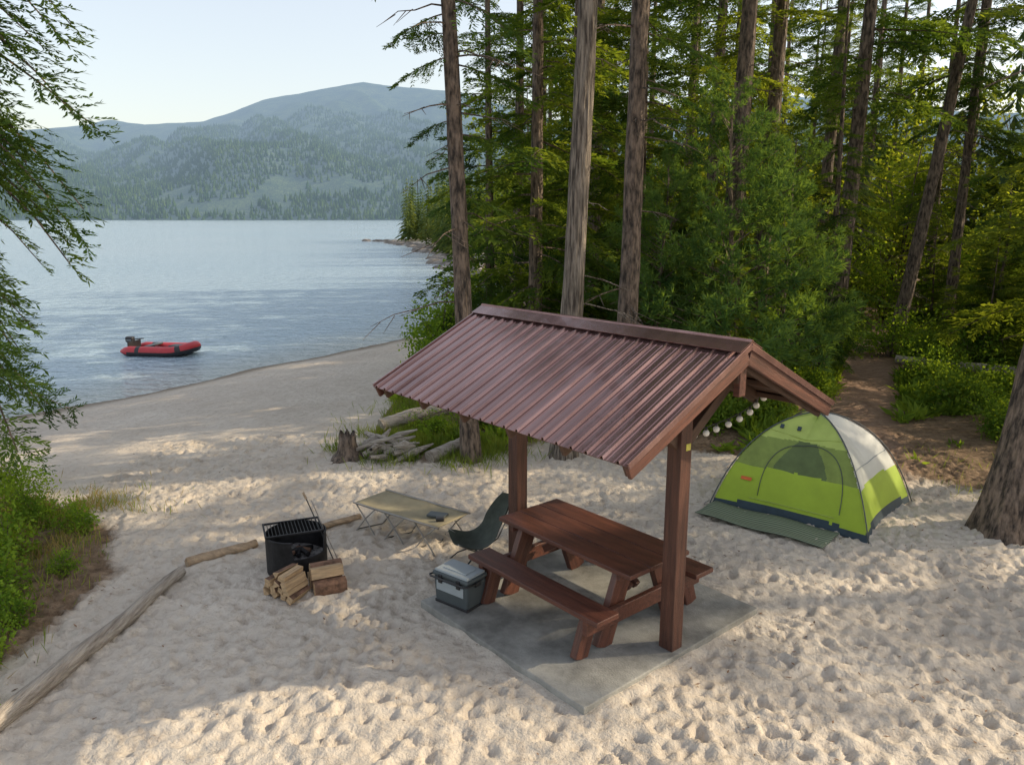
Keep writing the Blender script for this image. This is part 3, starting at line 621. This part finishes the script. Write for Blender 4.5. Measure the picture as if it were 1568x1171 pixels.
rod('handle',K,[(-2.37,8.373,.74),(-2.39,8.385,.775),(-2.41,8.40,.81)],.014,'timber',8); rod('tip',K,[(-1.98,8.1,.0),(-1.96,8.12,.02),(-1.94,8.15,.06)],.006,'dkmetal',6)
K=empty('roasting_stick'); rod('stick',K,[(-1.95,8.15,0),(-2.13,8.28,.33),(-2.30,8.40,.66)],.006,'drift',6); rod('tip',K,[(-2.30,8.40,.66),(-2.31,8.41,.68),(-2.33,8.42,.71)],.005,'metal',6)
# ---------------------------------------------------------------- border logs, driftwood
def logobj(name,pts,r_,mt,k=12,lump=.12):
    P=np.array(pts,float); t=np.linspace(0,1,14); s=np.linspace(0,1,len(P)); Q=np.stack([np.interp(t,s,P[:,i]) for i in range(3)],-1); Q[:,:2]+=R.normal(0,.008,(14,2))
    rad=np.interp(t,[0,1],r_) if isinstance(r_,tuple) else np.full(14,r_)
    V,F=tube(Q,rad,k,lump); F=[tuple(f) for f in F]+[tuple(range(k)),tuple(range(13*k,14*k))]
    me=D.meshes.new(name); me.from_pydata(V.tolist(),[],F); me.materials.append(M[mt]); 
    for p in me.polygons: p.use_smooth=len(p.vertices)==4
    return add_obj(name,me)
logobj('driftwood_log',[(-3.70,7.95,.05),(-3.80,6.9,.06),(-4.03,5.2,.07),(-4.15,4.2,.08)],(.06,.10),'driftlog',16,.07)
logobj('border_timber',[(-3.74,8.17,.04),(-3.1,8.72,.035)],(.07,.06),'timber',4,.05)
logobj('border_timber',[(-3.0,8.8,.02),(-2.02,9.6,.03)],(.05,.045),'timber',4,.05)
logobj('fallen_log',[(-2.4,13.7,.15),(-1.9,13.9,.3),(-1.2,14.3,.35)],(.14,.11),'drift')
logobj('fallen_log',[(-1.35,12.0,.08),(-.75,12.6,.2)],(.12,.1),'drift')
logobj('fallen_log',[(9.9,19.5,.35),(10.8,18.7,.33),(12.2,17.6,.35)],(.11,.14),'drift')
logobj('fallen_log',[(7.2,18.6,.12),(8.3,20,.35)],(.12,.12),'drift')
logobj('fallen_log',[(7.6,22.5,.2),(10,26,.9)],(.1,.08),'drift')
def stump(name,x,y,hh,rb,mt='bark'):
    n=18; an=np.linspace(0,6.28,n,endpoint=False); B=Bd(); V=[]
    fl=1+.35*np.abs(np.sin(an*2.5+1))
    for t,rs in ((-.1,1.7),(0.05,1.35),(.3,1.0),(.7,.85),(1,.8)):
        q=rb*rs*(1+(fl-1)*max(0,1-t*1.3)); V.append(np.stack([q*np.cos(an),q*np.sin(an),hh*t+(.12*R.rand(n) if t==1 else 0*an)],-1))
    V.append(np.stack([rb*.6*np.cos(an),rb*.6*np.sin(an),0*an+hh*.85],-1)); V.append(np.stack([rb*.02*np.cos(an),rb*.02*np.sin(an),0*an+hh*.8],-1))
    F=[[a_*n+j,a_*n+(j+1)%n,(a_+1)*n+(j+1)%n,(a_+1)*n+j] for a_ in range(6) for j in range(n)]
    B.add(np.concatenate(V),np.array(F)); add_obj(name,B.mesh(name,[M[mt]],True),(x,y,H(x,y)))
stump('tree_stump',-2.72,12.2,.38,.17)
B=Bd(); rd=np.random.RandomState(12)
for i in range(30):
    c=np.array([rd.uniform(-2.5,-1.6),rd.uniform(12.0,12.7),rd.uniform(.05,.28)]); a=rd.uniform(-1.2,1.2)+.3; l=rd.uniform(.3,.8); d=np.array([math.cos(a),math.sin(a),rd.uniform(-.3,.4)])*l/2
    B.tube([c-d,c+[0,0,.03],c+d],[rd.uniform(.02,.05),rd.uniform(.04,.09),.015],6,0,.4)
add_obj('driftwood_pile',B.mesh('driftwood_pile',[M['drift']]))
# ---------------------------------------------------------------- cot
K=empty('camp_cot',(-1.27,9.08,0),math.radians(-36))
cl,cw=.70,.29
B=Bd(); nx_,ny_=24,9; xs=np.linspace(-cl,cl,nx_); ys=np.linspace(-cw,cw,ny_); X,Y=np.meshgrid(xs,ys)
Z=.36-.035*(1-(Y/cw)**2)*(1-(X/cl)**4)+.004*np.sin(X*14+Y*5); I=np.arange(nx_*ny_).reshape(ny_,nx_)
B.add(np.stack([X,Y,Z],-1).reshape(-1,3),np.stack([I[:-1,:-1],I[:-1,1:],I[1:,1:],I[1:,:-1]],-1).reshape(-1,4))
o=add_obj('fabric_bed',B.mesh('fabric',[M['canvas']],True),parent=K); o.modifiers.new('s','SOLIDIFY').thickness=.008
for s in (-1,1):
    rod('side_rail_%d'%(s+1),K,[(-cl-.02,s*cw,.36),(0,s*cw,.355),(cl+.02,s*cw,.36)],.014,'metal')
    for i in range(3):
        xx=-.5+.5*i
        rod('leg_%d_%d'%(i,s+1),K,[(xx-.17,s*cw*1.05,.0),(xx,s*cw,.2),(xx+.17,s*cw,.35)],.009,'metal',6)
        rod('legb_%d_%d'%(i,s+1),K,[(xx+.17,s*cw*1.05,.0),(xx,s*cw*1.02,.18),(xx-.17,s*cw,.35)],.009,'metal',6)
for i in range(3):
    xx=-.5+.5*i; rod('cross_%d'%i,K,[(xx-.17,-cw,.01),(xx,0,.03),(xx-.17,cw,.01)],.008,'dkmetal',6)
part('folded_strap',K,(.24,.14,.03),(.42,.03,.355),(0,0,.3),'dkgrey',.01)
part('small_bag',K,(.10,.08,.05),(.56,-.08,.37),(0,0,.7),'black',.015)
# ---------------------------------------------------------------- camp chair (local +x toward the backrest)
K=empty('camp_chair',(-.42,8.2,0),math.radians(18))
B=Bd(); pts=[(-.27,.34),(-.18,.31),(-.05,.255),(.07,.27),(.18,.36),(.28,.50),(.38,.66),(.46,.80)]
wd=[.24,.27,.28,.27,.27,.27,.24,.15]; rows=[]
for (px_,pz_),w in zip(pts,wd):
    q=np.linspace(-1,1,9); rows.append(np.stack([np.full(9,px_),q*w,pz_+.07*q**2-.02],-1) if pz_<.45 else np.stack([px_-.09*q**2,q*w,np.full(9,pz_)],-1))
V=np.concatenate(rows); nr=len(pts); I=np.arange(nr*9).reshape(nr,9)
B.add(V,np.stack([I[:-1,:-1],I[:-1,1:],I[1:,1:],I[1:,:-1]],-1).reshape(-1,4))
o=add_obj('sling_seat',B.mesh('sling',[M['dgreen']],True),parent=K); o.modifiers.new('s','SOLIDIFY').thickness=.008
o.modifiers.new('ss','SUBSURF').render_levels=2
for s in (-1,1):
    rod('front_leg_%d'%s,K,[(0,s*.08,.2),(-.16,s*.2,.1),(-.25,s*.25,0)],.009,'dkmetal'); rod('rear_leg_%d'%s,K,[(0,s*.08,.2),(.13,s*.18,.1),(.22,s*.24,0)],.009,'dkmetal')
    rod('seat_pole_%d'%s,K,[(0,s*.08,.2),(-.12,s*.18,.29),(-.26,s*.245,.39)],.008,'metal'); rod('back_pole_%d'%s,K,[(0,s*.08,.2),(.20,s*.23,.4),(.31,s*.24,.64),(.39,s*.16,.80)],.008,'metal')
rod('hub',K,[(0,-.09,.2),(0,0,.2),(0,.09,.2)],.014,'dkmetal')
# ---------------------------------------------------------------- tent
TA=math.radians(-41); K=empty('dome_tent',(4.2,10.2,0),TA)
hx,hy=1.04,.95
def prof(rr): return 1.30*(1-.66*rr**1.8-.34*rr**5)
n=161; q=np.linspace(-1,1,n); Sx,Ty=np.meshgrid(q,q); r_=np.maximum(np.abs(Sx),np.abs(Ty)); mn=np.minimum(np.abs(Sx),np.abs(Ty)); dg=np.where(r_>0,mn/np.maximum(r_,1e-6),1)
inset=1-.09*(1-dg**2)*(.3+.7*r_)
X=Sx*hx*inset; Y=Ty*hy*inset
Z=prof(r_)*(1-.07*(1-dg))
Z=Z+.006*np.sin(X*9+Y*4)*np.clip(Z,0,1)+.004*np.sin(X*23-Y*17)*np.clip(Z,0,1)
V=np.stack([X,Y,Z],-1).reshape(-1,3); I=np.arange(n*n).reshape(n,n); F=np.stack([I[:-1,:-1],I[:-1,1:],I[1:,1:],I[1:,:-1]],-1).reshape(-1,4)
c=V[F].mean(1); sc=Sx.ravel()[F].mean(1); tcn=Ty.ravel()[F].mean(1); z=c[:,2]
front=(tcn<0)&(np.abs(tcn)>=np.abs(sc)); right=(sc>0)&(np.abs(sc)>np.abs(tcn)); back=(tcn>0)&(np.abs(tcn)>=np.abs(sc)); left=(sc<0)&(np.abs(sc)>np.abs(tcn))
mi=np.zeros(len(F),int)
mi[right&(z>.55)]=2; mi[back&(z>.5)]=2; mi[left&(z>.6)]=1
xx=c[:,0]
mi[front&(z>.98)]=1
mi[front&(z>.60)&(z<=.98)]=4
mi[front&(z>.60)&(z<.98)&(xx>-.30)&(xx<.40)&(z<.60+.50*(1-np.abs(xx-.05)/.36)**.7)]=5
mi[z<.11]=3
B=Bd(); B.V=[V]; B.F=[F]; B.M=[mi]; B.n=len(V)
add_obj('canopy',B.mesh('tent',[M['lime'],M['lime2'],M['fly'],M['navy'],M['mesh'],M['mesh2']],True),parent=K)
def surf(s,t):
    r=max(abs(s),abs(t),1e-6); dg=min(abs(s),abs(t))/r; ins=1-.09*(1-dg**2)*(.3+.7*r)
    return np.array([s*hx*ins,t*hy*ins,prof(r)*(1-.07*(1-dg))])
for s in (-1,1):
    rod('pole_%d'%(s+1),K,[surf(a,a*s)*[1.015,1.015,1]+[0,0,.012] for a in np.linspace(-1,1,41)],.009,'dkgrey',6)
rod('door_zip',K,[surf(a,-.945)+[0,-.01,.0] for a in np.linspace(-.55,.6,12)],.005,'lime2',5)
rod('door_zip_arc',K,[surf(.1+.55*math.cos(a),-.93+.40*math.sin(a))+[0,-.008,.004] for a in np.linspace(0.0,math.pi,28)],.005,'dkgrey',5)
rod('fly_hem',K,[surf(.70,t)+[.006,0,.0] for t in np.linspace(-.68,.68,16)],.006,'grey',5)
rod('fly_hem_front',K,[surf(s_,-.46)+[0,-.006,.0] for s_ in np.linspace(-.46,.46,16)],.007,'lime2',5)
part('logo_patch',K,(.15,.006,.045),tuple(surf(-.62,-.86)+[0,-.02,0]),(math.radians(-30),0,0),'orange',.001)
for i,(s_,t_) in enumerate(((-.33,-.40),(-.12,-.36))):
    part('vent_%d'%i,K,(.05,.02,.06),tuple(surf(s_,t_)+[0,-.012,.015]),(-.6,0,0),'navy',.006)
for i,(a,b2) in enumerate(((-1,-1),(1,-1),(1,1),(-1,1))): rod('peg_%d'%i,K,[(a*1.06,b2*.97,.05),(a*1.1,b2*1.01,.02),(a*1.13,b2*1.04,-.05)],.008,'metal',6)
mm=D.materials.new('mat_stripe'); mm.use_nodes=True; N=mm.node_tree.nodes; L=mm.node_tree.links; tc=N.new('ShaderNodeTexCoord'); w=N.new('ShaderNodeTexWave'); w.inputs['Scale'].default_value=6; w.bands_direction='Y'; w.inputs['Distortion'].default_value=.3; L.new(tc.outputs['Object'],w.inputs[0])
L.new(ramp(w.outputs[1],(.07,.09,.06),(.24,.28,.19),.35,.65),N['Principled BSDF'].inputs['Base Color']); N['Principled BSDF'].inputs['Roughness'].default_value=.8
c_,s_=math.cos(TA),math.sin(TA); lx,ly=-.14,-1.24
B=Bd(); xs=np.linspace(-.84,.84,30); ys=np.linspace(-.31,.31,10); X,Y=np.meshgrid(xs,ys); Z=.035+.012*np.sin(X*6+Y*3)+.008*np.sin(Y*15); I=np.arange(300).reshape(10,30)
B.add(np.stack([X,Y,Z],-1).reshape(-1,3),np.stack([I[:-1,:-1],I[:-1,1:],I[1:,1:],I[1:,:-1]],-1).reshape(-1,4))
o=add_obj('ground_mat',B.mesh('ground_mat',[mm],True),(4.2+lx*c_-ly*s_,10.2+lx*s_+ly*c_,.02),(0,0,TA)); o.modifiers.new('s','SOLIDIFY').thickness=.01
# ---------------------------------------------------------------- boat
K=empty('inflatable_boat',(-12.9,28.0,-1.0),math.radians(-8))
P=[]; hl,hw=1.32,.52
for t in np.linspace(0,1,12): P.append((-hl+t*(hl+.45),-hw,.16))
for a in np.linspace(-90,90,15)[1:-1]:
    a=math.radians(a); P.append((.45+.82*math.cos(a),hw*math.sin(a),.16+.16*math.cos(a)**2))
for t in np.linspace(1,0,12): P.append((-hl+t*(hl+.45),hw,.16))
P=np.array(P); rad=np.full(len(P),.19); rad[0]=rad[-1]=.05; rad[1]=rad[-2]=.15
V,F=tube(P,rad,14); cz=V[F].mean(1); pc=np.repeat(np.arange(len(P)-1),14); rel=cz[:,2]-((P[:-1,2]+P[1:,2])/2)[pc]
mi=np.where(rel<-.04,1,0); mi=np.where((pc%9==4)&(rel>.0),1,mi)
B=Bd(); B.V=[V];B.F=[F];B.M=[mi];B.n=len(V); add_obj('tube',B.mesh('tube',[M['red'],M['black']],True),parent=K)
part('floor',K,(2.2,.8,.04),(-.1,0,.1),mt='dkgrey'); part('transom',K,(.05,.75,.38),(-1.12,0,.28),mt='black'); part('bench',K,(.22,.9,.04),(-.35,0,.34),mt='dkgrey'); part('bow_bag',K,(.4,.5,.16),(.55,0,.28),mt='black',bev=.05)
part('motor_cowl',K,(.30,.22,.22),(-1.27,0,.52),mt='black',bev=.06); part('motor_leg',K,(.12,.08,.7),(-1.3,0,.16),mt='black',bev=.02); rod('tiller',K,[(-1.15,0,.52),(-.95,.02,.54),(-.75,.03,.56)],.02,'black')
part('motor_stripe',K,(.2,.226,.03),(-1.27,0,.50),mt='grey',bev=.003)
# ---------------------------------------------------------------- light, sky, camera
el=math.radians(28); ph=math.radians(8)
s=Vector((math.cos(el)*math.cos(ph),math.cos(el)*math.sin(ph),math.sin(el)))
ld=D.lights.new('sun','SUN'); ld.energy=5.0; ld.angle=math.radians(.6); ld.color=(1,.84,.60); lo=D.objects.new('sun',ld); scn.collection.objects.link(lo); lo.rotation_euler=s.to_track_quat('Z','Y').to_euler()
w=D.worlds.new('World'); scn.world=w; w.use_nodes=True; N=w.node_tree.nodes; L=w.node_tree.links
sk=N.new('ShaderNodeTexSky'); sk.sky_type='NISHITA'; sk.sun_disc=False; sk.sun_elevation=el; sk.sun_rotation=math.pi/2-ph; sk.air_density=1.2; sk.dust_density=2; sk.ozone_density=1
hz=N.new('ShaderNodeMixRGB'); hz.blend_type='ADD'; hz.inputs[0].default_value=1; hz.inputs[2].default_value=(2.9,2.7,2.55,1)
L.new(sk.outputs[0],hz.inputs[1]); L.new(hz.outputs[0],N['Background'].inputs[0]); N['Background'].inputs[1].default_value=.15
cam=D.cameras.new('camera'); co=D.objects.new('camera',cam); scn.collection.objects.link(co); co.location=(0,0,3.9); co.rotation_euler=(math.radians(90-12.05),0,0)
cam.sensor_width=36; cam.lens=1176/1568*36; cam.clip_end=20000; cam.clip_start=.1; scn.camera=co
scn.view_settings.view_transform='Standard'; scn.view_settings.look='None'; scn.view_settings.exposure=0
